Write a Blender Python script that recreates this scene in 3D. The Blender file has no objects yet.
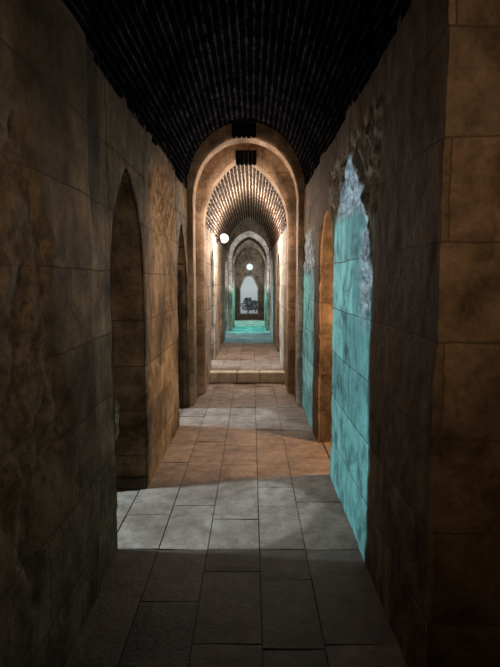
import bpy, math, random
from mathutils import Vector, noise
random.seed(7)
C = bpy.context.scene.collection
PI = math.pi

# ------------------------------------------------------------------ helpers
def fbm(x, y, z, o=4):
    return noise.fractal(Vector((x, y, z)), 0.9, 2.1, o, noise_basis='PERLIN_ORIGINAL')

class MB:
    def __init__(s): s.v = []; s.f = []; s.uv = []; s.a = []
    def vert(s, p, uv=(0, 0), a=(0, 0, 0)):
        s.v.append(tuple(p)); s.uv.append(uv); s.a.append(a); return len(s.v) - 1
    def face(s, *idx): s.f.append(tuple(idx))
    def quad(s, pts, uvs=None, a=(0, 0, 0)):
        b = [s.vert(p, uvs[i] if uvs else (p[0] + p[1], p[2]), a) for i, p in enumerate(pts)]
        s.face(*b)
    def box(s, x0, x1, y0, y1, z0, z1, a=(0, 0, 0), bev=0.0):
        """box with softened edges (bev) built as a chamfered solid"""
        if bev <= 0:
            P = [(x, y, z) for z in (z0, z1) for y in (y0, y1) for x in (x0, x1)]
            for q in ((0,2,3,1),(4,5,7,6),(0,1,5,4),(2,6,7,3),(0,4,6,2),(1,3,7,5)):
                pts = [P[i] for i in q]
                n = (Vector(pts[1])-Vector(pts[0])).cross(Vector(pts[2])-Vector(pts[1]))
                if abs(n.z) >= max(abs(n.x), abs(n.y)): uv = [(p[0], p[1]) for p in pts]
                elif abs(n.x) > abs(n.y): uv = [(p[1], p[2]) for p in pts]
                else: uv = [(p[0], p[2]) for p in pts]
                s.quad(pts, uv, a)
            return
        b = bev
        def loop(z, i):
            return [(x0+i,y0+b,z),(x0+b,y0+i,z),(x1-b,y0+i,z),(x1-i,y0+b,z),(x1-i,y1-b,z),(x1-b,y1-i,z),(x0+b,y1-i,z),(x0+i,y1-b,z)]
        loops = [loop(z0, b*0.6), loop(z0+b, 0), loop(z1-b, 0), loop(z1, b*0.6)]
        ids = [[s.vert(p, (p[0]+p[1], p[2]), a) for p in L] for L in loops]
        for k in range(3):
            for j in range(8):
                s.face(ids[k][j], ids[k][(j+1) % 8], ids[k+1][(j+1) % 8], ids[k+1][j])
        s.face(*ids[3]); s.face(*reversed(ids[0]))
    def build(s, name, mat, parent=None, smooth=False):
        me = bpy.data.meshes.new(name)
        me.from_pydata(s.v, [], s.f)
        uvl = me.uv_layers.new(name='UVMap')
        li = [0] * len(me.loops); me.loops.foreach_get('vertex_index', li)
        flat = []
        for i in li: flat += s.uv[i]
        uvl.data.foreach_set('uv', flat)
        at = me.attributes.new('wear_shade', 'FLOAT_COLOR', 'POINT')
        fl = []
        for a in s.a: fl += [a[0], a[1], a[2], 1]
        at.data.foreach_set('color', fl)
        if smooth: me.polygons.foreach_set('use_smooth', [True] * len(me.polygons))
        me.materials.append(mat); me.update()
        o = bpy.data.objects.new(name, me); C.objects.link(o)
        if parent: o.parent = parent
        return o

def tag(o, label=None, cat=None, group=None, kind=None):
    if label: o['label'] = label
    if cat: o['category'] = cat
    if group: o['group'] = group
    if kind: o['kind'] = kind
    return o
def struct(o, label, cat='wall'): return tag(o, label, cat, kind='structure')
def empty(name, loc):
    o = bpy.data.objects.new(name, None); C.objects.link(o); o.location = loc; return o
def put(child, root):            # parent a mesh written in world coordinates
    child.parent = root; child.location = -Vector(root.location)
    return child

# ------------------------------------------------------------------ materials
def stone(name, c_dark, c_mid, c_light, joint=(0.02, 0.016, 0.012), courses=0.35, zoff=0.0, width=0.62,
          bump=0.5, pale=(0.55, 0.6, 0.56), rubble=(0.5, 0.42, 0.38), joints=True, scale=1.0, mortar=0.006, rough=0.85, mf=0.85):
    m = bpy.data.materials.new(name); m.use_nodes = True
    nt = m.node_tree; N = nt.nodes; L = nt.links; N.clear()
    def n(t, **k):
        q = N.new(t)
        for a, b in k.items(): setattr(q, a, b)
        return q
    out = n('ShaderNodeOutputMaterial'); bs = n('ShaderNodeBsdfPrincipled'); L.new(bs.outputs[0], out.inputs[0])
    bs.inputs['Roughness'].default_value = rough
    bs.inputs['Specular IOR Level'].default_value = 0.0 if name.startswith(('sooty', 'grey_m')) else 0.2
    geo = n('ShaderNodeTexCoord'); uv = n('ShaderNodeUVMap'); uv.uv_map = 'UVMap'
    def noi(sc, det=6, rgh=0.6, vec=None, dist=0.0):
        q = n('ShaderNodeTexNoise'); q.inputs['Scale'].default_value = sc*scale; q.inputs['Detail'].default_value = det
        q.inputs['Roughness'].default_value = rgh; q.inputs['Distortion'].default_value = dist
        L.new(vec or geo.outputs['Object'], q.inputs['Vector']); return q
    def ramp(src, stops):
        r = n('ShaderNodeValToRGB'); L.new(src, r.inputs[0])
        e = r.color_ramp.elements
        while len(e) < len(stops): e.new(0.5)
        for i, (p, c) in enumerate(stops):
            e[i].position = p; e[i].color = (c[0], c[1], c[2], 1) if not isinstance(c, (int, float)) else (c, c, c, 1)
        return r
    def mix(f, a, b, mode='MIX'):
        q = n('ShaderNodeMix', data_type='RGBA', blend_type=mode)
        if isinstance(f, (int, float)): q.inputs[0].default_value = f
        else: L.new(f, q.inputs[0])
        for s, i in ((a, 6), (b, 7)):
            if isinstance(s, tuple): q.inputs[i].default_value = (s[0], s[1], s[2], 1)
            else: L.new(s, q.inputs[i])
        return q.outputs[2]
    def math_(op, a, b=0.0):
        q = n('ShaderNodeMath', operation=op)
        for i, s in ((0, a), (1, b)):
            if isinstance(s, (int, float)): q.inputs[i].default_value = s
            else: L.new(s, q.inputs[i])
        return q.outputs[0]
    big = noi(1.3, 5, 0.62, dist=0.6); med = noi(5.5, 8, 0.68, dist=0.4); fine = noi(38, 6, 0.7)
    base = ramp(big.outputs[0], [(0.32, c_dark), (0.5, c_mid), (0.68, c_light)]).outputs[0]
    mm = ramp(med.outputs[0], [(0.36, 0.42), (0.5, 0.95), (0.66, 1.35)]).outputs[0]
    base = mix(mf, base, mm, 'MULTIPLY')
    ff = ramp(fine.outputs[0], [(0.3, 0.55), (0.5, 1.0), (0.7, 1.3)]).outputs[0]
    base = mix(0.6, base, ff, 'MULTIPLY')
    at = n('ShaderNodeAttribute'); at.attribute_name = 'wear_shade'; sep = n('ShaderNodeSeparateColor'); L.new(at.outputs['Color'], sep.inputs[0])
    # streaks running down the wall
    mp = n('ShaderNodeMapping'); mp.inputs['Scale'].default_value = (7, 7, 1.1); L.new(geo.outputs['Object'], mp.inputs[0])
    st = noi(1.0, 5, 0.6, mp.outputs[0]); stc = ramp(st.outputs[0], [(0.38, 0.6), (0.55, 1.08)]).outputs[0]
    base = mix(0.5, base, stc, 'MULTIPLY')
    # green channel: daylight tint painted on the right wall, red channel: rubble / eroded core
    day_tint = mix(0.75, pale, ramp(med.outputs[0], [(0.36, 0.18), (0.47, 0.75), (0.53, 1.0), (0.66, 1.3)]).outputs[0], 'MULTIPLY')
    day_tint = mix(0.55, day_tint, stc, 'MULTIPLY')
    rub = mix(1.0, rubble, ramp(noi(16, 8, 0.75).outputs[0], [(0.36, 0.12), (0.5, 0.7), (0.62, 1.35)]).outputs[0], 'MULTIPLY')
    base = mix(sep.outputs[1], base, day_tint)
    base = mix(sep.outputs[0], base, rub)
    # blue channel darkens (painted shade included)
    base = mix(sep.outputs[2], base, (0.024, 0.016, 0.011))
    h = math_('ADD', math_('MULTIPLY', med.outputs[0], 0.7), math_('MULTIPLY', fine.outputs[0], 0.3))
    if joints:
        dn = noi(6, 3, 0.5); sub = n('ShaderNodeVectorMath', operation='SUBTRACT'); L.new(dn.outputs['Color'], sub.inputs[0]); sub.inputs[1].default_value = (0.5, 0.5, 0.5)
        sc = n('ShaderNodeVectorMath', operation='SCALE'); L.new(sub.outputs[0], sc.inputs[0]); sc.inputs['Scale'].default_value = 0.022
        ad = n('ShaderNodeVectorMath', operation='ADD'); L.new(uv.outputs[0], ad.inputs[0]); L.new(sc.outputs[0], ad.inputs[1])
        of = n('ShaderNodeVectorMath', operation='ADD'); L.new(ad.outputs[0], of.inputs[0]); of.inputs[1].default_value = (20.13, 10*courses - zoff, 0)
        br = n('ShaderNodeTexBrick'); br.offset = 0.45; L.new(of.outputs[0], br.inputs['Vector'])
        br.inputs['Scale'].default_value = 1; br.inputs['Brick Width'].default_value = width; br.inputs['Row Height'].default_value = courses
        br.inputs['Mortar Size'].default_value = mortar; br.inputs['Mortar Smooth'].default_value = 0.35
        br.inputs['Color1'].default_value = (0.72, 0.72, 0.72, 1); br.inputs['Color2'].default_value = (1.15, 1.12, 1.08, 1); br.inputs['Mortar'].default_value = (1, 1, 1, 1)
        notrub = math_('SUBTRACT', 1.0, sep.outputs[0])
        base = mix(notrub, base, mix(1.0, base, br.outputs['Color'], 'MULTIPLY'))
        jf = math_('MULTIPLY', math_('MULTIPLY', br.outputs['Fac'], 0.8), notrub)
        base = mix(jf, base, joint)
        h = math_('SUBTRACT', h, math_('MULTIPLY', jf, 0.9))
    bp = n('ShaderNodeBump'); bp.inputs['Strength'].default_value = bump; bp.inputs['Distance'].default_value = 0.03
    L.new(h, bp.inputs['Height']); L.new(bp.outputs[0], bs.inputs['Normal'])
    L.new(base, bs.inputs['Base Color'])
    return m

def emis(name, col, st):
    m = bpy.data.materials.new(name); m.use_nodes = True; N = m.node_tree.nodes; N.clear()
    o = N.new('ShaderNodeOutputMaterial'); e = N.new('ShaderNodeEmission'); e.inputs[0].default_value = (*col, 1); e.inputs[1].default_value = st
    m.node_tree.links.new(e.outputs[0], o.inputs[0]); return m
def plain(name, col, rough=0.6, metal=0.0, nscale=12.0, var=0.5):
    m = bpy.data.materials.new(name); m.use_nodes = True; nt = m.node_tree; b = nt.nodes['Principled BSDF']
    b.inputs['Roughness'].default_value = rough; b.inputs['Metallic'].default_value = metal
    t = nt.nodes.new('ShaderNodeTexNoise'); t.inputs['Scale'].default_value = nscale
    r = nt.nodes.new('ShaderNodeValToRGB'); nt.links.new(t.outputs[0], r.inputs[0])
    r.color_ramp.elements[0].position = 0.3; r.color_ramp.elements[1].position = 0.7
    r.color_ramp.elements[0].color = (*[c*(1-var) for c in col], 1); r.color_ramp.elements[1].color = (*[min(1, c*(1+var)) for c in col], 1)
    nt.links.new(r.outputs[0], b.inputs['Base Color']); return m

M = {}
M['left'] = stone('limestone_left', (0.06, 0.04, 0.024), (0.20, 0.145, 0.092), (0.37, 0.275, 0.18), zoff=0.25, bump=0.8, joint=(0.05,0.035,0.022), mortar=0.004, width=0.8, rubble=(0.27, 0.195, 0.125))
M['right'] = stone('limestone_right', (0.10, 0.066, 0.042), (0.20, 0.135, 0.085), (0.29, 0.20, 0.13), zoff=-0.02, bump=0.7, joint=(0.06,0.04,0.028), mortar=0.004, width=0.85, pale=(0.27,0.63,0.58), rubble=(0.62,0.66,0.66))  # pale: teal of the daylight put into the wall colour
M['face'] = stone('limestone_face', (0.17, 0.11, 0.065), (0.30, 0.20, 0.12), (0.40, 0.28, 0.18), zoff=-0.02, width=1.3, bump=0.6, joint=(0.12,0.08,0.05), mortar=0.004)
M['inner'] = stone('limestone_inner', (0.24, 0.18, 0.13), (0.36, 0.28, 0.21), (0.48, 0.39, 0.31), zoff=0.1, bump=0.5)
M['arch'] = stone('limestone_arch', (0.24, 0.175, 0.12), (0.42, 0.31, 0.22), (0.56, 0.44, 0.33), zoff=0.25, width=0.5, bump=0.6, joint=(0.12, 0.085, 0.06), mortar=0.004)
M['paver'] = stone('paving_stone', (0.19, 0.135, 0.10), (0.30, 0.22, 0.17), (0.41, 0.315, 0.25), joints=False, bump=0.4, rough=0.62, scale=1.6, mf=0.4)
M['bed'] = stone('paving_bed', (0.03, 0.025, 0.02), (0.05, 0.04, 0.03), (0.07, 0.055, 0.045), joints=False)
M['outer'] = stone('outer_masonry', (0.05, 0.04, 0.03), (0.09, 0.07, 0.05), (0.13, 0.1, 0.08))
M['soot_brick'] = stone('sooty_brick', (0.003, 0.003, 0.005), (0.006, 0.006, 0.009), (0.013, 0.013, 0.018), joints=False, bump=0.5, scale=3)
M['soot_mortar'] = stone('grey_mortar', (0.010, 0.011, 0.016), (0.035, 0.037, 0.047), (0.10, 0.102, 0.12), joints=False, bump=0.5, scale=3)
M['red_brick'] = stone('brown_brick', (0.035, 0.018, 0.011), (0.075, 0.037, 0.02), (0.13, 0.065, 0.035), joints=False, bump=0.5, scale=3)
M['pale_mortar'] = stone('pale_mortar', (0.4, 0.3, 0.2), (0.55, 0.45, 0.34), (0.66, 0.56, 0.45), joints=False, bump=0.4, scale=3)
M['pale'] = stone('pale_limestone', (0.42, 0.38, 0.34), (0.52, 0.48, 0.44), (0.62, 0.58, 0.54), zoff=0.1, width=0.4, bump=0.3)
M['step'] = stone('step_stone', (0.5, 0.42, 0.34), (0.62, 0.54, 0.45), (0.72, 0.64, 0.55), joints=False, bump=0.3, mf=0.4)
M['metal'] = plain('dark_iron', (0.05, 0.045, 0.04), 0.5, 0.8)
M['leaf'] = plain('shrub_leaf', (0.22, 0.24, 0.24), 0.8, var=0.6)  # leaf colour greyed to paint the haze
M['bark'] = plain('shrub_stem', (0.08, 0.07, 0.06), 0.9)
M['ground'] = plain('courtyard_ground', (0.86, 0.87, 0.87), 0.9, nscale=3, var=0.08)  # haze put into the ground colour, close to the sky
M['paper'] = plain('scrap_paper', (0.8, 0.78, 0.72), 0.8, var=0.1)

# ------------------------------------------------------------------ profiles
def pointed(y0, y1, spring, apex):
    """returns height function of a pointed (two-centred) arch between y0 and y1"""
    c = (y0 + y1) / 2; h = (y1 - y0) / 2; r = apex - spring
    # circle through (h,0) and (0,r), centre on the springing line
    R = (h*h + r*r) / (2*h); e = R - h
    def f(y):
        d = min(abs(y - c), h)
        return spring + math.sqrt(max(R*R - (d + e)**2, 0.0)) if r > h*0.999 else spring + r*math.sqrt(max(0, 1-(d/h)**1.7))
    return f

# ------------------------------------------------------------------ walls with arched openings
def frange(a, b, st):
    n = max(1, round((b - a)/st)); return [a + (b-a)*i/n for i in range(n)]
def make_wall(name, mat, X, side, Y0, Y1, top, base, spring, opens, thick, fine, disp, wear_shade, label, amp=1.0, light_stop=0.0):
    """side = +1 : the room lies at +X of the wall (left wall); openings = (y0, y1, apex)"""
    mb = MB()
    brk = [Y0]
    for o in opens: brk += [o[0], o[1]]
    brk += [Y1]
    cols = []
    for i in range(len(brk)-1):
        a, b = brk[i], brk[i+1]
        inside = i % 2 == 1
        if inside:
            n = 28
            cs = [(a+b)/2 - math.cos(PI*k/n)*(b-a)/2 for k in range(n)]
        else: cs = frange(a, b, fine)
        cols += [(c, inside and k > 0, i//2) for k, c in enumerate(cs)]
    cols.append((Y1, False, 0))
    n1 = max(2, round((spring-base)/fine)); n2 = max(3, round((top-spring)/fine))
    idx = []
    fn = [pointed(o[0], o[1], spring, o[2]) for o in opens]
    for (y, ins, k) in cols:
        col = []
        b2 = fn[k](y) if ins else spring
        zs = [base + (spring-base)*i/n1 for i in range(n1)] + [b2 + (top-b2)*i/n2 for i in range(n2+1)]
        for j, z in enumerate(zs):
            if ins and j < n1: col.append(None); continue
            d = disp(y, z)*amp
            # worn arris round each opening
            for o, f_ in zip(opens, fn):
                dd = max(o[0]-y, y-o[1], 0) if z < spring else (abs(z - f_(y)) if o[0] < y < o[1] else math.hypot(max(o[0]-y, y-o[1]), max(0, z-spring)*0.0))
                if dd < 0.02: d -= (0.02-dd)*0.35*(1+fbm(y*9, z*9, 3.1))
            col.append(mb.vert((X + side*d, y, z), (y, z), wear_shade(y, z)))
        idx.append(col)
    for i in range(len(cols)-1):
        for j in range(n1+n2):
            q = (idx[i][j], idx[i+1][j], idx[i+1][j+1], idx[i][j+1])
            if None in q: continue
            if side > 0: mb.face(*q[::-1]) if False else mb.face(q[0], q[1], q[2], q[3])
            else: mb.face(q[3], q[2], q[1], q[0])
    # reveals
    for k, o in enumerate(opens):
        ci = [i for i, c in enumerate(cols) if abs(c[0]-o[0]) < 1e-6 and not c[1]][0]
        cj = [i for i, c in enumerate(cols) if abs(c[0]-o[1]) < 1e-6 and not c[1]][0]
        path = [idx[ci][j] for j in range(n1+1)] + [idx[i][n1] for i in range(ci+1, cj)] + [idx[cj][j] for j in range(n1, -1, -1)]
        rings = [path]; K = 12
        pc = Vector((0, (o[0]+o[1])/2, (spring+base)/2))
        lens = []
        for r in range(1, K+1):
            t = r/K; ring = []
            for m_, v in enumerate(path):
                p = mb.v[v]; y, z = p[1], p[2]
                inward = 1 if m_ < len(path)/2 else -1
                d = 0.012*fbm(y*4+7*inward, z*5, t*3)*min(1, t*4)
                x = X - side*thick*t
                isarc = n1 < m_ < len(path)-1-n1
                if isarc: q = (x, y, z - abs(d)); uvq = (t*thick*1.0 + 0.31, y*2+z)
                else: q = (x, y + inward*d, z); uvq = (x + 0.13, z)
                ring.append(mb.vert(q, uvq, (0.2*wear_shade(y, z)[0], 0.0, 0.05)))
            rings.append(ring)
        for r in range(K):
            for m_ in range(len(path)-1):
                q = (rings[r][m_], rings[r][m_+1], rings[r+1][m_+1], rings[r+1][m_])
                mb.face(*(q if side > 0 else q[::-1]))
        if light_stop:
            # stop added round the reveal to shade its jamb and soffit
            f0 = fn[k]; ya, yb = o[0], o[1]
            outl = [(ya, base + (spring-base)*i/6) for i in range(6)]
            outl += [((ya+yb)/2 - math.cos(PI*i/24)*(yb-ya)/2,)*1 + (f0((ya+yb)/2 - math.cos(PI*i/24)*(yb-ya)/2),) for i in range(25)]
            outl += [(yb, spring - (spring-base)*(i+1)/6) for i in range(6)]
            cyy = (ya+yb)/2
            inn = []
            for (y, z) in outl:
                t = (y-ya)/(yb-ya); rb = light_stop*(0.3 + 0.7*t)
                g = 1 if z <= spring else max(0, 1-(z-spring)/(o[2]-spring)*0.9)
                inn.append((y + (rb if y < cyy else -rb)*g, z if z <= spring else z - light_stop*0.95*(1-g)))
            xi = X - side*(thick-0.07); xo = X - side*thick
            for i in range(len(outl)-1):
                (a1_, a2_), (b1_, b2_) = outl[i], outl[i+1]; (c1_, c2_), (d1_, d2_) = inn[i], inn[i+1]
                mb.quad([(xi, a1_, a2_), (xi, b1_, b2_), (xi, d1_, d2_), (xi, c1_, c2_)], [(a1_, a2_), (b1_, b2_), (d1_, d2_), (c1_, c2_)])
                mb.quad([(xi, c1_, c2_), (xi, d1_, d2_), (xo, d1_, d2_), (xo, c1_, c2_)], [(0, c2_), (0, d2_), (.07, d2_), (.07, c2_)])
    # outer face
    XO = X - side*thick
    seg = []
    for (y, ins, k) in cols[::1]:
        b2 = fn[k](y) if ins else base
        seg.append((y, ins, b2))
    for i in range(len(seg)-1):
        (ya, ia, za), (yb, ib, zb) = seg[i], seg[i+1]
        if ia or ib:
            za = za if ia else spring; zb = zb if ib else spring
        if yb - ya < 1e-6: continue
        mb.quad([(XO, ya, za), (XO, yb, zb), (XO, yb, top+0.4), (XO, ya, top+0.4)], [(ya, za), (yb, zb), (yb, top), (ya, top)])
    o = mb.build(name, mat, smooth=True)
    struct(o, label)
    return o

def sstep(a, b, x):
    t = min(1, max(0, (x-a)/(b-a))); return t*t*(3-2*t)
def blob(y, z, cy, cz, ry, rz, s=0.0):
    d = math.sqrt(((y-cy)/ry)**2 + ((z-cz)/rz)**2) + 0.45*fbm(y*2.6+s, z*2.6, s, 3)
    return 1 - sstep(0.7, 1.05, d)

LX, RX = -0.80, 0.645
def er_left(y, z):
    e = blob(y, z, 1.75, 1.35, 0.42, 0.8, 1.0)*0.9
    e = max(e, blob(y, z, 4.85, 2.25, 0.75, 0.42, 5.0))
    e = max(e, blob(y, z, 5.05, 1.6, 0.22, 0.6, 8.0)*0.8)
    return e
def disp_left(y, z):
    e = er_left(y, z)
    d = 0.010*fbm(y*1.7, z*1.7, 0.3, 3) + 0.004*fbm(y*9, z*9, 1.2, 3)
    d += e*(-0.02 + 0.03*fbm(y*7, z*7, 4.0, 5))
    d += 0.018*(1 - sstep(2.55, 2.63, y))                     # nearer stretch stands proud of the pier
    jz = (z - 0.25) / 0.35; fz = abs(jz - round(jz))*0.35
    d -= (1-e)*0.006*(1 - sstep(0.0, 0.014, fz))
    return d
def wear_shade_left(y, z):
    e = er_left(y, z)
    black = 0.45*sstep(2.1, 2.75, z)*(1-sstep(5.5, 6.4, y)) + 0.7*(sstep(2.56, 2.62, y) - sstep(2.76, 2.86, y))*sstep(1.7, 2.1, z)  # darker towards the top; upright band is painted shadow beyond the proud stretch
    return (0.75*e, 0.0, min(0.9, black))
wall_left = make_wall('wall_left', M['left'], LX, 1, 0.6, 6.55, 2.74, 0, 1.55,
    [(2.96, 3.9, 2.32), (5.62, 6.44, 2.25)], 0.32, 0.022, disp_left, wear_shade_left,
    'left wall of worn brown limestone blocks with eroded patches and an arched side opening', light_stop=0.1)

def rub_right(y, z):                                          # rubble core laid bare above the teal tint
    t = sstep(1.92, 2.05, z - 0.10*(y-3.0) + 0.05*fbm(y*6, z*3, 2.0, 3))
    t = max(t, sstep(0.18, 0.02, abs(y - 3.25 - 0.1*(z-1.7)) + 0.05*fbm(y*8, z*8, 1)) * sstep(1.15, 1.6, z)*0.0)
    band = 1 - sstep(0.10, 0.2, abs(y - 3.0 + 0.05*fbm(y*3, z*5, 9)))
    t = max(t, band*sstep(1.25, 1.5, z))
    return max(t*(sstep(2.7, 2.8, y) - sstep(4.3, 4.6, y)), 0.8*sstep(5.4, 5.5, y)*sstep(1.65, 1.8, z)*(1-sstep(2.1, 2.2, z)))*(1-sstep(2.45, 2.6, z))
def disp_right(y, z):
    r = rub_right(y, z)
    d = 0.009*fbm(y*1.7+5, z*1.7, 0.3, 3) + 0.004*fbm(y*9, z*9, 1.2, 3)
    d += r*(-0.012 + 0.035*fbm(y*9, z*9, 4.0, 5))
    e2 = blob(y, z, 6.1, 1.6, 0.4, 0.8, 3)
    d += e2*0.02*fbm(y*9, z*7, 2, 4)
    jz = (z + 0.02) / 0.35; fz = abs(jz - round(jz))*0.35
    d -= 0.005*(1 - sstep(0.0, 0.014, fz))
    return d
def wear_tint_right(y, z):
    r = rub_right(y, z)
    pale = (sstep(2.74, 2.84, y + 0.04*fbm(y*3, z*3, 6)) - sstep(4.6, 4.9, y))*(1 - sstep(2.0, 2.15, z))  # painted teal daylight tint, masked to where the day spots fall
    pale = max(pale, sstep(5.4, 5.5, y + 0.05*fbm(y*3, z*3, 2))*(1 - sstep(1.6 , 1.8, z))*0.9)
    black = 0.5*sstep(2.2, 2.75, z)  # darkens towards the wall top
    return (r, pale, min(black*(1-r), 0.85))
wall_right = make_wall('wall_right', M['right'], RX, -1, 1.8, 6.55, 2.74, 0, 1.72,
    [(4.17, 5.02, 2.2)], 0.34, 0.022, disp_right, wear_tint_right,
    'right wall of dark limestone blocks with a stretch painted in the teal of daylight and a slim arched opening')

# near right pier face that looks back at the viewer
def face_wall():
    mb = MB(); x0, x1 = RX, 2.9; zt = 3.3; nx, nz = 90, 150; ids = []
    for i in range(nx+1):
        row = []
        for j in range(nz+1):
            x = x0 + (x1-x0)*(i/nx)**1.5; z = zt*j/nz
            jz = (z+0.02)/0.35; fz = abs(jz-round(jz))*0.35
            d = 0.010*fbm(x*2, z*2, 4, 3) + 0.004*fbm(x*10, z*10, 2, 3) - 0.008*(1-sstep(0, 0.02, fz))
            if i == 0: d = 0.0; x = RX - disp_right(1.8, z)
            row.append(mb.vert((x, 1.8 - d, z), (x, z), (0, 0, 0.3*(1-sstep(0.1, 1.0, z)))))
        ids.append(row)
    for i in range(nx):
        for j in range(nz): mb.face(ids[i][j], ids[i+1][j], ids[i+1][j+1], ids[i][j+1])
    return mb.build('wall_front', M['face'], smooth=True)
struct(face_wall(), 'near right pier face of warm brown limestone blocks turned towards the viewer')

# ------------------------------------------------------------------ vaults
def vault(name, mat_mortar, mat_brick, prof, Y0, Y1, rowh, blen, label, gap=0.014, proud=0.022, seed=1, cgap=0.006):
    rnd = random.Random(seed)
    # resample the profile by arc length
    L = [0]
    for a, b in zip(prof, prof[1:]): L.append(L[-1] + math.dist(a, b))
    tot = L[-1]
    def at(s):
        s = max(0, min(tot, s)); k = 0
        while k < len(L)-2 and L[k+1] < s: k += 1
        t = (s-L[k])/(L[k+1]-L[k]); a, b = prof[k], prof[k+1]
        tx, tz = (b[0]-a[0])/(L[k+1]-L[k]), (b[1]-a[1])/(L[k+1]-L[k])
        return (a[0]+(b[0]-a[0])*t, a[1]+(b[1]-a[1])*t), (tx, tz)
    mb = MB(); n = 48; ny = 24; ids = []
    for i in range(n+1):
        (x, z), (tx, tz) = at(tot*i/n)
        # profile runs left to right over the crown : inward normal = (tz, -tx)
        nx_, nz_ = tz, -tx
        ids.append([mb.vert((x - nx_*proud, Y0 + (Y1-Y0)*j/ny, z - nz_*proud), (tot*i/n, Y0+(Y1-Y0)*j/ny)) for j in range(ny+1)])
    for i in range(n):
        for j in range(ny): mb.face(ids[i][j], ids[i][j+1], ids[i+1][j+1], ids[i+1][j])
    root = mb.build(name, mat_mortar, smooth=True); struct(root, label, 'ceiling')
    bb = MB(); rows = round(tot/rowh)
    for r in range(rows):
        y = Y0 + (blen*0.5 if r % 2 else 0) - blen*rnd.random()*0.3
        while y < Y1:
            l = blen*(1+rnd.uniform(-0.12, 0.12)); ya, yb = max(Y0, y+cgap*0.5), min(Y1, y+l-cgap*0.5)
            y += l
            if yb - ya < 0.03: continue
            s0 = tot*r/rows + gap*0.5 + rnd.uniform(-0.003, 0.003); s1 = tot*(r+1)/rows - gap*0.5 + rnd.uniform(-0.003, 0.003)
            h = proud*rnd.uniform(-0.35, 0.35)
            wob = [rnd.uniform(-0.004, 0.004) for _ in range(4)]
            P = []
            for dep in (-proud-0.01, h):
                for (yy, w) in ((ya, wob[0]), (yb, wob[1])):
                    for s, e in ((s0, 1), (s1, -1)):
                        q = 0.004*e if dep == h else 0
                        (x, z), (tx, tz) = at(s+w+q)
                        P.append((x + tz*dep + 0.0, yy + (0.004 if (dep == h and yy == ya) else (-0.004 if dep == h else 0)), z - tx*dep))
            b = [bb.vert(p, (p[0], p[1])) for p in P]
            for q in ((4,6,7,5),(0,4,5,1),(2,3,7,6),(0,2,6,4),(1,5,7,3)): bb.face(*[b[i] for i in q])
    br = bb.build('vault_bricks', mat_brick, root)
    return root
cx = (LX+RX)/2; rr = (RX-LX)/2
profA = [(cx - rr*math.cos(PI*i/60), 2.70 + rr*math.sin(PI*i/60)*1.13) for i in range(61)]
vault('ceiling', M['soot_mortar'], M['soot_brick'], profA, 0.6, 6.55, 0.062, 0.15, 'dark sooty brick barrel vault over the near passage', gap=0.013, proud=0.008, cgap=0.014, seed=3)
BX0, BX1 = -0.665, 0.505
def gothic(x0, x1, spring, apex, n=40, dx=0.0):
    f = pointed(x0, x1, spring, apex)
    out = []
    for i in range(n+1):
        x = (x0+x1)/2 - (x1-x0)/2*math.cos(PI*i/n)
        out.append((x, f(x)))
    return out
profB = gothic(BX0, BX1, 2.35, 3.30)
vault('ceiling', M['pale_mortar'], M['red_brick'], profB, 7.6, 14.9, 0.064, 0.14, 'brown brick pointed vault lit by the wall lamp beyond the first arch', gap=0.026, seed=5)
CX0, CX1 = -0.60, 0.44
profC = gothic(CX0, CX1, 2.05, 2.85)
vault('ceiling', M['pale_mortar'], M['red_brick'], profC, 15.2, 19.56, 0.06, 0.16, 'dim brick vault at the far end of the passage', seed=9)

# walls of the inner stretches
def disp_in(y, z): return 0.008*fbm(y*2, z*2, 7, 3)
def wear_in(y, z): return (0, 0, 0)
make_wall('wall_left', M['inner'], BX0, 1, 7.6, 14.9, 2.37, 0, 1.7, [(8.5, 9.3, 2.1), (10.9, 11.7, 2.1), (12.9, 14.5, 2.1)], 0.4, 0.07, disp_in, wear_in, 'left wall of pale limestone beyond the first arch')
make_wall('wall_right', M['inner'], BX1, -1, 7.6, 14.9, 2.37, 0, 1.7, [(9.6, 10.4, 2.1)], 0.4, 0.07, disp_in, wear_in, 'right wall of pale limestone beyond the first arch')
make_wall('wall_left', M['inner'], CX0, 1, 15.2, 19.56, 2.07, 0, 1.6, [(16.3, 18.4, 2.0)], 0.4, 0.09, disp_in, wear_in, 'left wall of grey stone at the far end')
make_wall('wall_right', M['inner'], CX1, -1, 15.2, 19.56, 2.07, 0, 1.6, [(16.8, 17.4, 2.0)], 0.4, 0.09, disp_in, wear_in, 'right wall of grey stone at the far end')

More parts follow.
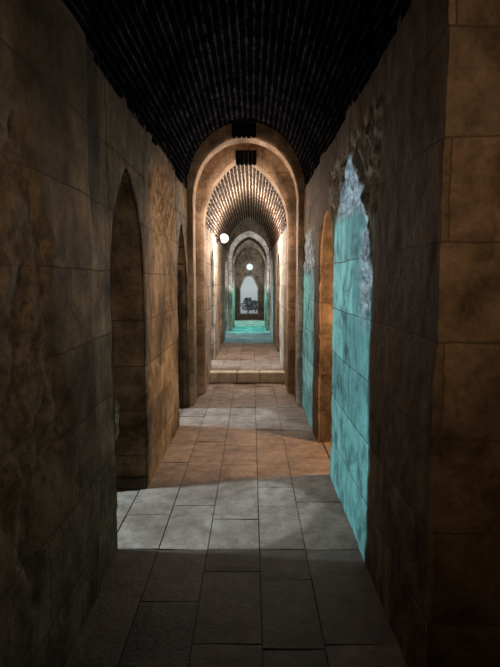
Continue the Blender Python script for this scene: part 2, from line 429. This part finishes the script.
# ------------------------------------------------------------------ arches (transverse)
def ring_pts(x0, x1, base, spring, apex, n=36, ax=None, kind='pt'):
    pts = [(x0, base + (spring-base)*i/14) for i in range(14)]
    if kind == 'round':
        c = (x0+x1)/2; r = (x1-x0)/2
        pts += [(c - r*math.cos(PI*i/n), spring + (apex-spring)*math.sin(PI*i/n)**0.93) for i in range(n+1)]
    else:
        g = gothic(x0, x1, spring, apex, n)
        if ax is not None:                                   # shift the apex sideways
            c = (x0+x1)/2
            g = [(x + (ax-c)*((z-spring)/(apex-spring))**1.5, z) for x, z in g]
        pts += g
    pts += [(x1, spring - (spring-base)*(i+1)/14) for i in range(14)]
    return pts
def arch_band(inner, outer, y0, y1, mat, name, root, nd=5, seed=0.0, wr=(0, 0, 0), rim=0.0):
    """front face between inner and outer outlines, soffit from y0 to y1, back face"""
    mb = MB(); n = len(inner); K = 5
    F = []
    for i in range(n):
        a, b = inner[i], outer[i]; row = []
        for k in range(K+1):
            t = k/K; x, z = a[0]+(b[0]-a[0])*t, a[1]+(b[1]-a[1])*t
            d = 0.008*fbm(x*5+seed, z*5, 1.5, 3) + (0.008 if k == 0 else 0)
            row.append(mb.vert((x, y0 + d, z), (x, z), wr))
        F.append(row)
    for i in range(n-1):
        for k in range(K): mb.face(F[i][k], F[i+1][k], F[i+1][k+1], F[i][k+1])
    S = [[F[i][0] for i in range(n)]]
    for r in range(1, nd+1):
        t = r/nd; y = y0 + (y1-y0)*t
        S.append([mb.vert((inner[i][0] + 0.006*fbm(inner[i][0]*4, y*6, inner[i][1]*4+seed), y, inner[i][1] + 0.006*fbm(inner[i][0]*5, y*5, inner[i][1]*5)), (y, inner[i][1]+inner[i][0]), wr) for i in range(n)])
    for r in range(nd):
        for i in range(n-1): mb.face(S[r][i], S[r+1][i], S[r+1][i+1], S[r][i+1])
    B = [[mb.vert((inner[i][0]+(outer[i][0]-inner[i][0])*k, y1, inner[i][1]+(outer[i][1]-inner[i][1])*k), inner[i], wr) for k in (0, 1)] for i in range(n)]
    for i in range(n-1): mb.face(B[i][0], B[i][1], B[i+1][1], B[i+1][0])
    o = mb.build(name, mat, smooth=True); put(o, root); return o
def split_arch(label, cat, inner, outer, y0, y1, mat, nm='stone_arch', piers=14, seed=0.0, group=None, wr=(0, 0, 0)):
    root = empty(nm, ((inner[0][0]+inner[-1][0])/2, y0, inner[0][1])); tag(root, label, cat, group)
    k = piers
    arch_band(inner[:k+1], outer[:k+1], y0, y1, mat, 'pier', root, seed=seed, wr=wr)
    arch_band(inner[k:-k], outer[k:-k], y0, y1, mat, 'arch_ring', root, seed=seed, wr=wr)
    arch_band(inner[-k-1:], outer[-k-1:], y0, y1, mat, 'pier', root, seed=seed, wr=wr)
    return root

# first arch : rises into the near vault
in1 = ring_pts(-0.735, 0.575, 0, 2.55, 3.34, kind='round')
out1 = ring_pts(LX-0.06, RX+0.06, 0, 2.78, 3.62, kind='round')
a1 = split_arch('broad round-headed stone arch where the dark brick vault ends, soffit worn pale', 'arch', in1, out1, 6.562, 6.85, M['arch'], seed=1.0)
# second arch, pointed, right behind it
in2 = ring_pts(-0.665, 0.505, 0, 2.35, 3.28, ax=-0.13)
out2 = ring_pts(-0.9, 0.75, 0, 2.6, 3.9, kind='round')
a2 = split_arch('pointed stone arch close behind the broad round-headed arch', 'arch', in2, out2, 7.25, 7.592, M['arch'], seed=4.0)
# short wall and barrel between first and second arch
mb = MB()
w = ring_pts(-0.80, 0.64, 0, 2.7, 3.5, kind='round')
for i in range(len(w)-1):
    a, b = w[i], w[i+1]
    mb.quad([(a[0], 6.8, a[1]), (a[0], 7.3, a[1]), (b[0], 7.3, b[1]), (b[0], 6.8, b[1])], [(6.8, a[1]+a[0]), (7.3, a[1]+a[0]), (7.3, b[1]+b[0]), (6.8, b[1]+b[0])])
struct(mb.build('trim_1', M['arch']), 'short stone wall and vault band between the first two arches', 'trim')
# brick keystone patches hanging at the crown of each arch
def brick_patch(root, x0, x1, y0, y1, z0, z1, name, mats):
    m1 = MB(); m1.box(x0, x1, y0+0.012, y1, z0+0.01, z1, bev=0.004); o = m1.build(name, mats[0]); put(o, root)
    m2 = MB(); nx = 5; nz = 1
    for i in range(nx):
        for j in range(nz):
            w_ = (x1-x0)/nx; h = (z1-z0)/nz; j1 = random.uniform(-0.004, 0.004)
            m2.box(x0+w_*i+0.006, x0+w_*(i+1)-0.006, y0+j1, y1-0.01, z0+h*j+0.004+j1-0.008, z0+h*(j+1)-0.006, bev=0.004)
    b = m2.build('bricks', mats[1]); b.parent = o; return o
brick_patch(a1, -0.245, 0.05, 6.52, 6.6, 3.335, 3.49, 'brick_keystone', (M['soot_mortar'], M['soot_brick']))
brick_patch(a2, -0.22, 0.06, 7.21, 7.3, 3.16, 3.34, 'brick_keystone', (M['soot_mortar'], M['soot_brick']))

# third arch : pale rim far down
in3 = ring_pts(-0.565, 0.42, 0.0, 2.2, 2.84, ax=-0.08)
out3 = ring_pts(-0.665, 0.50, 0.0, 2.27, 2.98, ax=-0.08)
a3 = split_arch('distant pale pointed arch with a bright rim near the far doorway', 'arch', in3, out3, 14.912, 15.19, M['pale'])
mb = MB()                                                    # spandrel wall above it
oo = [p for p in out3]; big = ring_pts(-0.8, 0.7, 0, 2.4, 3.6, kind='round')
for i in range(len(oo)-1):
    a, b, c_, d = oo[i], oo[i+1], big[i+1], big[i]
    mb.quad([(a[0], 14.93, a[1]), (b[0], 14.93, b[1]), (c_[0], 14.93, c_[1]), (d[0], 14.93, d[1])], [a, b, c_, d])
struct(mb.build('trim_2', M['outer']), 'dark stone wall around the distant pale arch', 'trim')
in4 = ring_pts(-0.535, 0.39, 0.0, 2.0, 2.62, ax=-0.08)
out4 = ring_pts(-0.592, 0.432, 0.0, 2.04, 2.80)
a4 = split_arch('brown inner arch just behind the distant pale arch', 'arch', in4, out4, 15.7, 16.0, M['arch'], seed=9)

# end wall with doorway
mb = MB(); D0, D1, DB, DS, DT = -0.44, 0.21, 0.32, 1.30, 1.74
Y = 19.55
dp = [(D0, DB), (D0, DS), (D0+0.16, DT-0.08), (D0+0.25, DT), (D1-0.25, DT), (D1-0.16, DT-0.08), (D1, DS), (D1, DB)]
op = [(-1.0, 0), (-1.0, 1.4), (-0.9, 2.6), (-0.5, 3.3), (0.3, 3.3), (0.8, 2.6), (0.9, 1.4), (0.9, 0)]
for i in range(len(dp)-1):
    a, b, c_, d = dp[i], dp[i+1], op[i+1], op[i]
    mb.quad([(a[0], Y, a[1]), (b[0], Y, b[1]), (c_[0], Y, c_[1]), (d[0], Y, d[1])], [a, b, c_, d])
    mb.quad([(a[0], Y, a[1]), (a[0], Y+0.4, a[1]), (b[0], Y+0.4, b[1]), (b[0], Y, b[1])], [(0, a[1]), (.4, a[1]), (.4, b[1]), (0, b[1])])
mb.quad([(-1.0, Y, 0), (0.9, Y, 0), (D1, Y, DB), (D0, Y, DB)], [(-1, 0), (.9, 0), (D1, DB), (D0, DB)])
mb.quad([(D0, Y, DB), (D1, Y, DB), (D1, Y+0.4, DB), (D0, Y+0.4, DB)], [(D0, 0), (D1, 0), (D1, .4), (D0, .4)])
struct(mb.build('wall_back', M['inner']), 'end wall of the passage around the bright far doorway')

# door surround
mb = MB()
root = mb
for i in range(len(dp)-1):
    a, b = Vector((dp[i][0], 0, dp[i][1])), Vector((dp[i+1][0], 0, dp[i+1][1]))
    c0 = Vector(((D0+D1)/2, 0, 1.0))
    ao = a + (a-c0).normalized()*0.07; bo = b + (b-c0).normalized()*0.07
    for (p, q, r_, s_) in ((a, b, bo, ao),):
        mb.quad([(p.x, Y-0.04, p.z), (q.x, Y-0.04, q.z), (r_.x, Y-0.04, r_.z), (s_.x, Y-0.04, s_.z)])
        mb.quad([(s_.x, Y-0.04, s_.z), (r_.x, Y-0.04, r_.z), (r_.x, Y, r_.z), (s_.x, Y, s_.z)])
        mb.quad([(p.x, Y-0.04, p.z), (p.x, Y+0.02, p.z), (q.x, Y+0.02, q.z), (q.x, Y-0.04, q.z)])
struct(mb.build('door_1', M['pale']), 'bright arched doorway in the end wall opening onto a hazy courtyard', 'doorway')

# ------------------------------------------------------------------ floor
def pavers(Y0, Y1, xs, z, seed, mb, lmin=0.38, lmax=0.75, starts=None):
    rnd = random.Random(seed)
    for k in range(len(xs)-1):
        y = Y0 - rnd.random()*0.3
        while y < Y1:
            l = rnd.uniform(lmin, lmax)
            # keep a cross joint on the threshold lines
            for th in (2.965, 3.9, 5.45, 6.45):
                if y + 0.2 < th < y + l + 0.18: l = th - y; break
            ya, yb = max(y, Y0), min(y+l, Y1); y += l
            if yb - ya < 0.05: continue
            g = 0.002 + rnd.random()*0.0015
            x0, x1 = xs[k]+g, xs[k+1]-g; ya += g; yb -= g
            dz = rnd.uniform(-0.004, 0.004); t = rnd.uniform(-0.002, 0.002); sh = rnd.random()
            sk = [rnd.uniform(-0.006, 0.006) for _ in range(4)]
            a = (0, 0, sh*0.22 + (0.6 if y - l*0.5 < 2.93 else 0))  # pavers nearer than the daylit strip are painted darker as shade
            nx, ny = 4, 5; ids = []
            uo = rnd.uniform(0, 5)
            for i in range(nx+1):
                row = []
                for j in range(ny+1):
                    u, v = i/nx, j/ny; x = x0+(x1-x0)*u; yy = ya+(yb-ya)*v + (sk[0]*(1-u)+sk[1]*u)*(1-v) + (sk[2]*(1-u)+sk[3]*u)*v
                    edge = i in (0, nx) or j in (0, ny)
                    zz = z + dz + t*(u-0.5) + 0.003*fbm(x*4, yy*4, 2, 2) - (0.003 if edge else 0)
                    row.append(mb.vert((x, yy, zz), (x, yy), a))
                ids.append(row)
            for i in range(nx):
                for j in range(ny): mb.face(ids[i][j], ids[i+1][j], ids[i+1][j+1], ids[i][j+1])
            rim = [ids[i][0] for i in range(nx+1)] + [ids[nx][j] for j in range(1, ny+1)] + [ids[i][ny] for i in range(nx-1, -1, -1)] + [ids[0][j] for j in range(ny-1, 0, -1)]
            low = [mb.vert((mb.v[q][0], mb.v[q][1], z-0.03), (0, 0), (0, 0, 0.6)) for q in rim]
            for i in range(len(rim)): mb.face(rim[i], low[i], low[(i+1) % len(rim)], rim[(i+1) % len(rim)])
SR = 0.16
mb = MB()
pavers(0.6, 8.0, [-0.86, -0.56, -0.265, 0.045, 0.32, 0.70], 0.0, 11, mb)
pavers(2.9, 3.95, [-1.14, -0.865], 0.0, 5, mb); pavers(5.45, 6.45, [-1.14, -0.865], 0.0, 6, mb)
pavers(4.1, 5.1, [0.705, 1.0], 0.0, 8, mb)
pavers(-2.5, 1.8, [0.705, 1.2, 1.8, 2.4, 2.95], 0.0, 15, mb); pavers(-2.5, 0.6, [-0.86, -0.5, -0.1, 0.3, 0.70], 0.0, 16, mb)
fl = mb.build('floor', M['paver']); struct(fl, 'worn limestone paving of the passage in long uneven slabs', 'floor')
mb = MB(); mb.box(-5.2, 5.2, -2.7, 19.56, -0.2, -0.012); bed = mb.build('paving_bed', M['bed'], fl)
mb = MB(); pavers(8.2, 19.5, [-0.9, -0.5, -0.2, 0.045, 0.32, 0.75], SR, 21, mb, 0.4, 0.8)
f2 = mb.build('floor', M['paver']); struct(f2, 'raised stretch of pale paving beyond the stone step', 'floor')
mb = MB(); mb.box(-1.1, 1.1, 8.06, 19.54, 0.0, SR-0.012); mb.build('paving_bed', M['bed'], f2)
# stone step : three long treads side by side
rt = empty('stone_step', (-0.08, 8.1, 0)); tag(rt, 'low pale stone step across the passage beyond the second arch', 'step')
for xa, xb in ((-0.70, -0.24), (-0.232, 0.12), (0.128, 0.54)):
    mb = MB(); mb.box(xa, xb, 8.0, 8.2, 0.0, SR+0.004, bev=0.012); o = mb.build('step_block', M['step']); put(o, rt)

# plinth at the foot of the arched opening's far reveal
mb = MB(); mb.box(-1.12, LX-0.015, 3.855, 3.93, -0.005, 0.085, a=(0, 0, 0.6), bev=0.01)
struct(mb.build('baseboard_left', M['left']), 'low dark plinth at the foot of the left opening', 'plinth')

# ------------------------------------------------------------------ outer shell (hall behind the camera; side galleries added against sky light)
def slab(name, x0, x1, y0, y1, z0, z1, label, cat='wall', mat='outer'):
    mb = MB(); mb.box(x0, x1, y0, y1, z0, z1); return struct(mb.build(name, M[mat]), label, cat)
slab('wall_left', -5.2, -5.0, -2.7, 19.56, -0.1, 8.0, 'unseen gallery wall on the left, added to keep sky light out')
slab('wall_right', 5.0, 5.2, -2.7, 19.56, -0.1, 8.0, 'unseen side room wall on the right, added to keep sky light out')
slab('wall_back', -5.2, 5.2, -2.9, -2.7, -0.1, 8.0, 'masonry wall of the hall behind the viewer')
slab('ceiling', -5.2, 5.2, -2.9, 19.9, 8.0, 8.2, 'unseen roof added over the galleries to keep sky light out', 'ceiling')
slab('wall_back', -5.2, -0.9, 19.56, 19.9, -0.1, 8.1, 'unseen masonry added to close the left gallery beside the far doorway')
slab('wall_back', 0.85, 5.2, 19.56, 19.9, -0.1, 8.1, 'unseen masonry added to close the right side room beside the far doorway')
slab('wall_back', -0.9, 0.85, 19.56, 19.9, 3.2, 8.1, 'masonry above the far doorway')
# vault continuation behind the viewer
mb = MB()
for y0_, y1_ in ((-2.7, 0.62),):
    pts = [(LX, 0)] + profA
    for a, b in zip(pts, pts[1:]):
        mb.quad([(a[0], y0_, a[1]), (a[0], y1_, a[1]), (b[0], y1_, b[1]), (b[0], y0_, b[1])], [(y0_, a[1]), (y1_, a[1]), (y1_, b[1]), (y0_, b[1])])
struct(mb.build('wall_left', M['left']), 'left wall and vault of the hall beside the viewer')
mb = MB(); mb.box(RX, 3.0, -2.7, 1.81, 3.2, 3.4); mb.box(2.9, 3.1, -2.7, 2.0, 0, 3.4)
struct(mb.build('wall_right', M['face']), 'side bay of the hall to the right of the viewer')
# back faces for the vaults (their extrados) are closed by rubble fill
mb = MB(); mb.box(-1.1, 0.95, 0.6, 6.6, 3.62, 3.9); mb.box(-1.1, 0.95, 6.6, 19.56, 3.62, 3.95)
mb.box(-1.12, -0.86, -2.7, 7.5, 2.82, 3.7); mb.box(0.72, 0.98, 1.8, 7.5, 2.82, 3.7)
mb.box(-1.1, -0.70, 7.4, 19.5, 2.4, 3.7); mb.box(0.56, 0.95, 7.4, 19.5, 2.4, 3.7)
mb.box(-1.14, -0.86, 6.42, 7.6, 0, 3.0); mb.box(0.72, 0.98, 6.6, 7.6, 0, 3.0)
mb.box(-1.3, -0.9, 14.9, 15.2, 0, 3.4); mb.box(0.8, 1.2, 14.9, 15.2, 0, 3.4)
struct(mb.build('trim_3', M['outer']), 'rubble fill above and outside the vaults', 'trim')

# ------------------------------------------------------------------ lamps
def uvsphere(mb, c, r, n=20, m=12, sz=1.0):
    g = [[mb.vert((c[0]+r*math.sin(PI*j/m)*math.cos(2*PI*i/n), c[1]+r*math.sin(PI*j/m)*math.sin(2*PI*i/n), c[2]+r*sz*math.cos(PI*j/m))) for i in range(n)] for j in range(m+1)]
    for j in range(m):
        for i in range(n): mb.face(g[j][i], g[j+1][i], g[j+1][(i+1) % n], g[j][(i+1) % n])
def tube(mb, a, b, r0, r1=None, n=10):
    a, b = Vector(a), Vector(b); r1 = r0 if r1 is None else r1; d = (b-a).normalized()
    u = d.orthogonal().normalized(); v = d.cross(u)
    A = [mb.vert(a + (u*math.cos(2*PI*i/n)+v*math.sin(2*PI*i/n))*r0) for i in range(n)]
    B = [mb.vert(b + (u*math.cos(2*PI*i/n)+v*math.sin(2*PI*i/n))*r1) for i in range(n)]
    for i in range(n): mb.face(A[i], A[(i+1) % n], B[(i+1) % n], B[i])
    mb.face(*A[::-1]); mb.face(*B)
def wall_lamp(loc, back, r, col, st, label):
    """loc = globe centre, back = point on the wall behind it"""
    L_ = Vector(loc); B_ = Vector(back); root = empty('wall_lamp', back); tag(root, label, 'lamp')
    d = (L_-B_).normalized()
    m = MB(); uvsphere(m, loc, r); put(m.build('globe', emis('lamp_glow', col, st), smooth=True), root)
    m = MB(); tube(m, B_, B_+d*0.02, r*0.75, n=20); put(m.build('back_plate', M['metal']), root)
    m = MB(); tube(m, B_+d*0.015, L_-d*r*0.8, 0.014); tube(m, L_-d*r*1.02, L_-d*r*0.72, r*0.5, r*0.7, 16); put(m.build('bracket', M['metal']), root)
lamp1 = (-0.52, 9.05+0.75, 2.37)
wall_lamp(lamp1, (BX0+0.005, lamp1[1], 2.33), 0.088, (0.85, 0.95, 0.82), 1.6, 'round white globe lamp glowing on the left wall below the brick vault')
lamp2 = (-0.085, 19.33, 2.08)
wall_lamp(lamp2, (-0.085, 19.545, 2.08), 0.12, (0.8, 0.9, 0.85), 1.1, 'small round lamp glowing above the far doorway')

# scraps on the floor
def scrap(x, y, z, s, label):
    m = MB(); n = 7; g = []
    for i in range(n):
        g.append([m.vert((x+(i/(n-1)-0.5)*s*(1+0.2*fbm(i, j, 2)), y+(j/(n-1)-0.5)*s*0.8, z+0.006+abs(0.35*s*fbm(i*0.6, j*0.6, s*20)))) for j in range(n)])
    for i in range(n-1):
        for j in range(n-1): m.face(g[i][j], g[i+1][j], g[i+1][j+1], g[i][j+1])
    tag(m.build('paper_scrap', M['paper'], smooth=False), label, 'litter')
scrap(-0.20, 6.95, 0.0, 0.05, 'crumpled white paper scrap on the paving before the stone step')

# courtyard beyond the door
mb = MB(); mb.box(-12, 12, 19.95, 60, -0.3, 0.18); struct(mb.build('ground', M['ground']), 'pale courtyard ground beyond the far doorway', 'ground')
def shrub(x, y, z, h, w, seed, label):
    rnd = random.Random(seed); root = empty('shrub', (x, y, z)); tag(root, label, 'shrub')
    m = MB(); tube(m, (0, 0, 0), (0.02, 0, h*0.55), 0.03, 0.015)
    for k in range(7):
        a = rnd.uniform(0, 2*PI); tube(m, (0.0, 0, h*rnd.uniform(0.1, 0.4)), (math.cos(a)*w*0.35, math.sin(a)*w*0.35, h*rnd.uniform(0.5, 0.8)), 0.014, 0.006, 6)
    m.build('stem', M['bark'], root)
    m = MB()
    for k in range(420):
        a = rnd.uniform(0, 2*PI); t = rnd.random(); rr_ = w*0.5*math.sqrt(rnd.random())*(0.5+0.6*math.sin(PI*min(1, t+0.15)))
        c = Vector((math.cos(a)*rr_, math.sin(a)*rr_, h*(0.2+0.8*t)))
        u = Vector((rnd.uniform(-1, 1), rnd.uniform(-1, 1), rnd.uniform(-1, 1))).normalized()*0.05; v = u.orthogonal().normalized()*0.022
        m.face(m.vert(c-u), m.vert(c+v), m.vert(c+u), m.vert(c-v))
    m.build('foliage', M['leaf'], root)
shrub(-0.17, 22.2, 0.18, 0.66, 0.6, 1, 'dark rounded shrub just outside the far doorway')
shrub(0.16, 23.2, 0.18, 0.5, 0.6, 2, 'low shrub to the right of the rounded one outside the doorway')

# ------------------------------------------------------------------ lights
def point(loc, col, p, r=0.08):
    l = bpy.data.lights.new('light', 'POINT'); l.color = col; l.energy = p; l.shadow_soft_size = r
    o = bpy.data.objects.new('light', l); o.location = loc; C.objects.link(o); return o
def area(loc, tgt, col, p, sx, sy, spread=180):
    l = bpy.data.lights.new('light', 'AREA'); l.shape = 'RECTANGLE'; l.size = sx; l.size_y = sy; l.color = col; l.energy = p; l.spread = math.radians(spread)
    o = bpy.data.objects.new('light', l); o.location = loc; o.rotation_euler = (Vector(tgt)-Vector(loc)).to_track_quat('-Z', 'Y').to_euler(); C.objects.link(o); return o
def spot(loc, tgt, col, p, ang, r=0.08, blend=0.2):
    l = bpy.data.lights.new('light', 'SPOT'); l.color = col; l.energy = p; l.shadow_soft_size = r; l.spot_size = math.radians(ang); l.spot_blend = blend
    o = bpy.data.objects.new('light', l); o.location = loc; o.rotation_euler = (Vector(tgt)-Vector(loc)).to_track_quat('-Z', 'Y').to_euler(); C.objects.link(o); return o
TEAL = (0.22, 0.88, 0.82); GREY = (0.62, 0.9, 1.0); WARM = (1.0, 0.58, 0.28); SOFTW = (1.0, 0.72, 0.48)
# daylight through the left openings
DAY = (0.64, 0.90, 1.08)
spot((-3.4, 3.22, 1.97), (0.0, 3.45, 1.2), DAY, 360, 70, 0.04)
spot((-4.5, 3.1, 6.9), (-0.4, 3.5, 0.6), DAY, 1500, 24, 0.08)
spot((-3.4, 5.95, 1.97), (0.0, 5.98, 1.2), DAY, 280, 70, 0.05)
spot((-4.5, 6.2, 6.9), (-0.4, 6.0, 0.6), DAY, 1500, 24, 0.08)
# warm lamp in the right side room
spot((1.75, 4.3, 1.75), (0.3, 4.72, 1.0), (1.0, 0.63, 0.34), 190, 110, 0.12)
# warm fill inside the passage
point((-0.1, 5.0, 1.9), SOFTW, 5.5, 0.25)
spot((0.45, -0.6, 2.25), (-0.8, 2.5, 1.75), (1.0, 0.74, 0.5), 75, 56, 0.3, 1.0)
spot((-0.3, -0.9, 2.2), (0.75, 3.0, 1.75), SOFTW, 24, 40, 0.3, 1.0)
spot((0.0, 0.6, 1.9), (-1.0, 3.9, 1.5), SOFTW, 32, 28, 0.3, 1.0)
spot((0.35, 4.2, 1.8), (-0.95, 6.4, 1.35), SOFTW, 14, 40, 0.1, 1.0)
spot((1.3, -0.8, 2.4), (1.0, 1.8, 1.9), (1.0, 0.7, 0.46), 40, 70, 0.3, 1.0)
# beyond the arch: lamp glow, daylight spots and unseen fills added between
point((-0.1, 7.05, 2.3), (1.0, 0.74, 0.55), 28, 0.12)
point((-0.1, 8.3, 2.1), (1.0, 0.82, 0.66), 22, 0.15)
point((-0.1, 9.6, 2.3), (1.0, 0.92, 0.84), 140, 0.12)
spot((-3.4, 8.9, 1.97), (0.0, 8.9, 1.0), DAY, 700, 60, 0.1)
spot((-0.08, 12.6, 1.0), (-0.08, 15.0, 2.2), (0.95, 0.97, 1.0), 220, 50, 0.05)  # unseen spot added to whiten the third arch rim
spot((-0.08, 12.9, 2.7), (-0.08, 13.2, 0.2), (0.01, 0.42, 0.62), 330, 60, 0.1)  # unseen teal spots added under the ceiling to tint the floor like daylight
spot((-0.08, 15.5, 2.45), (-0.08, 15.3, 0.2), (0.08,0.8,0.85), 520, 58, 0.1)
spot((-0.08, 17.6, 2.3), (-0.08, 17.5, 0.2), (0.2,0.85,0.85), 480, 58, 0.1)
spot((-3.4, 17.2, 2.2), (0.0, 17.2, 0.6), DAY, 500, 80, 0.1)
spot((-3.4, 13.8, 1.9), (0.0, 13.8, 1.2), DAY, 500, 60, 0.1)
point((-0.08, 18.3, 2.0), (0.9, 0.9, 0.9), 10, 0.1)

w = bpy.data.worlds.new('World'); bpy.context.scene.world = w; w.use_nodes = True
bg = w.node_tree.nodes['Background']; bg.inputs[0].default_value = (0.80, 0.88, 0.90, 1); bg.inputs[1].default_value = 0.55

# ------------------------------------------------------------------ camera
cam = bpy.data.cameras.new('Camera'); co = bpy.data.objects.new('Camera', cam); C.objects.link(co)
cam.sensor_fit = 'VERTICAL'; cam.sensor_height = 36; cam.lens = 520/667*36
cam.shift_x = (250-252)/667
co.location = (0, 0, 1.6); co.rotation_euler = (PI/2 - math.atan(53.5/520), 0, 0)
cam.clip_start = 0.02
bpy.context.scene.camera = co
s = bpy.context.scene
s.view_settings.view_transform = 'Standard'
s.view_settings.look = 'None'
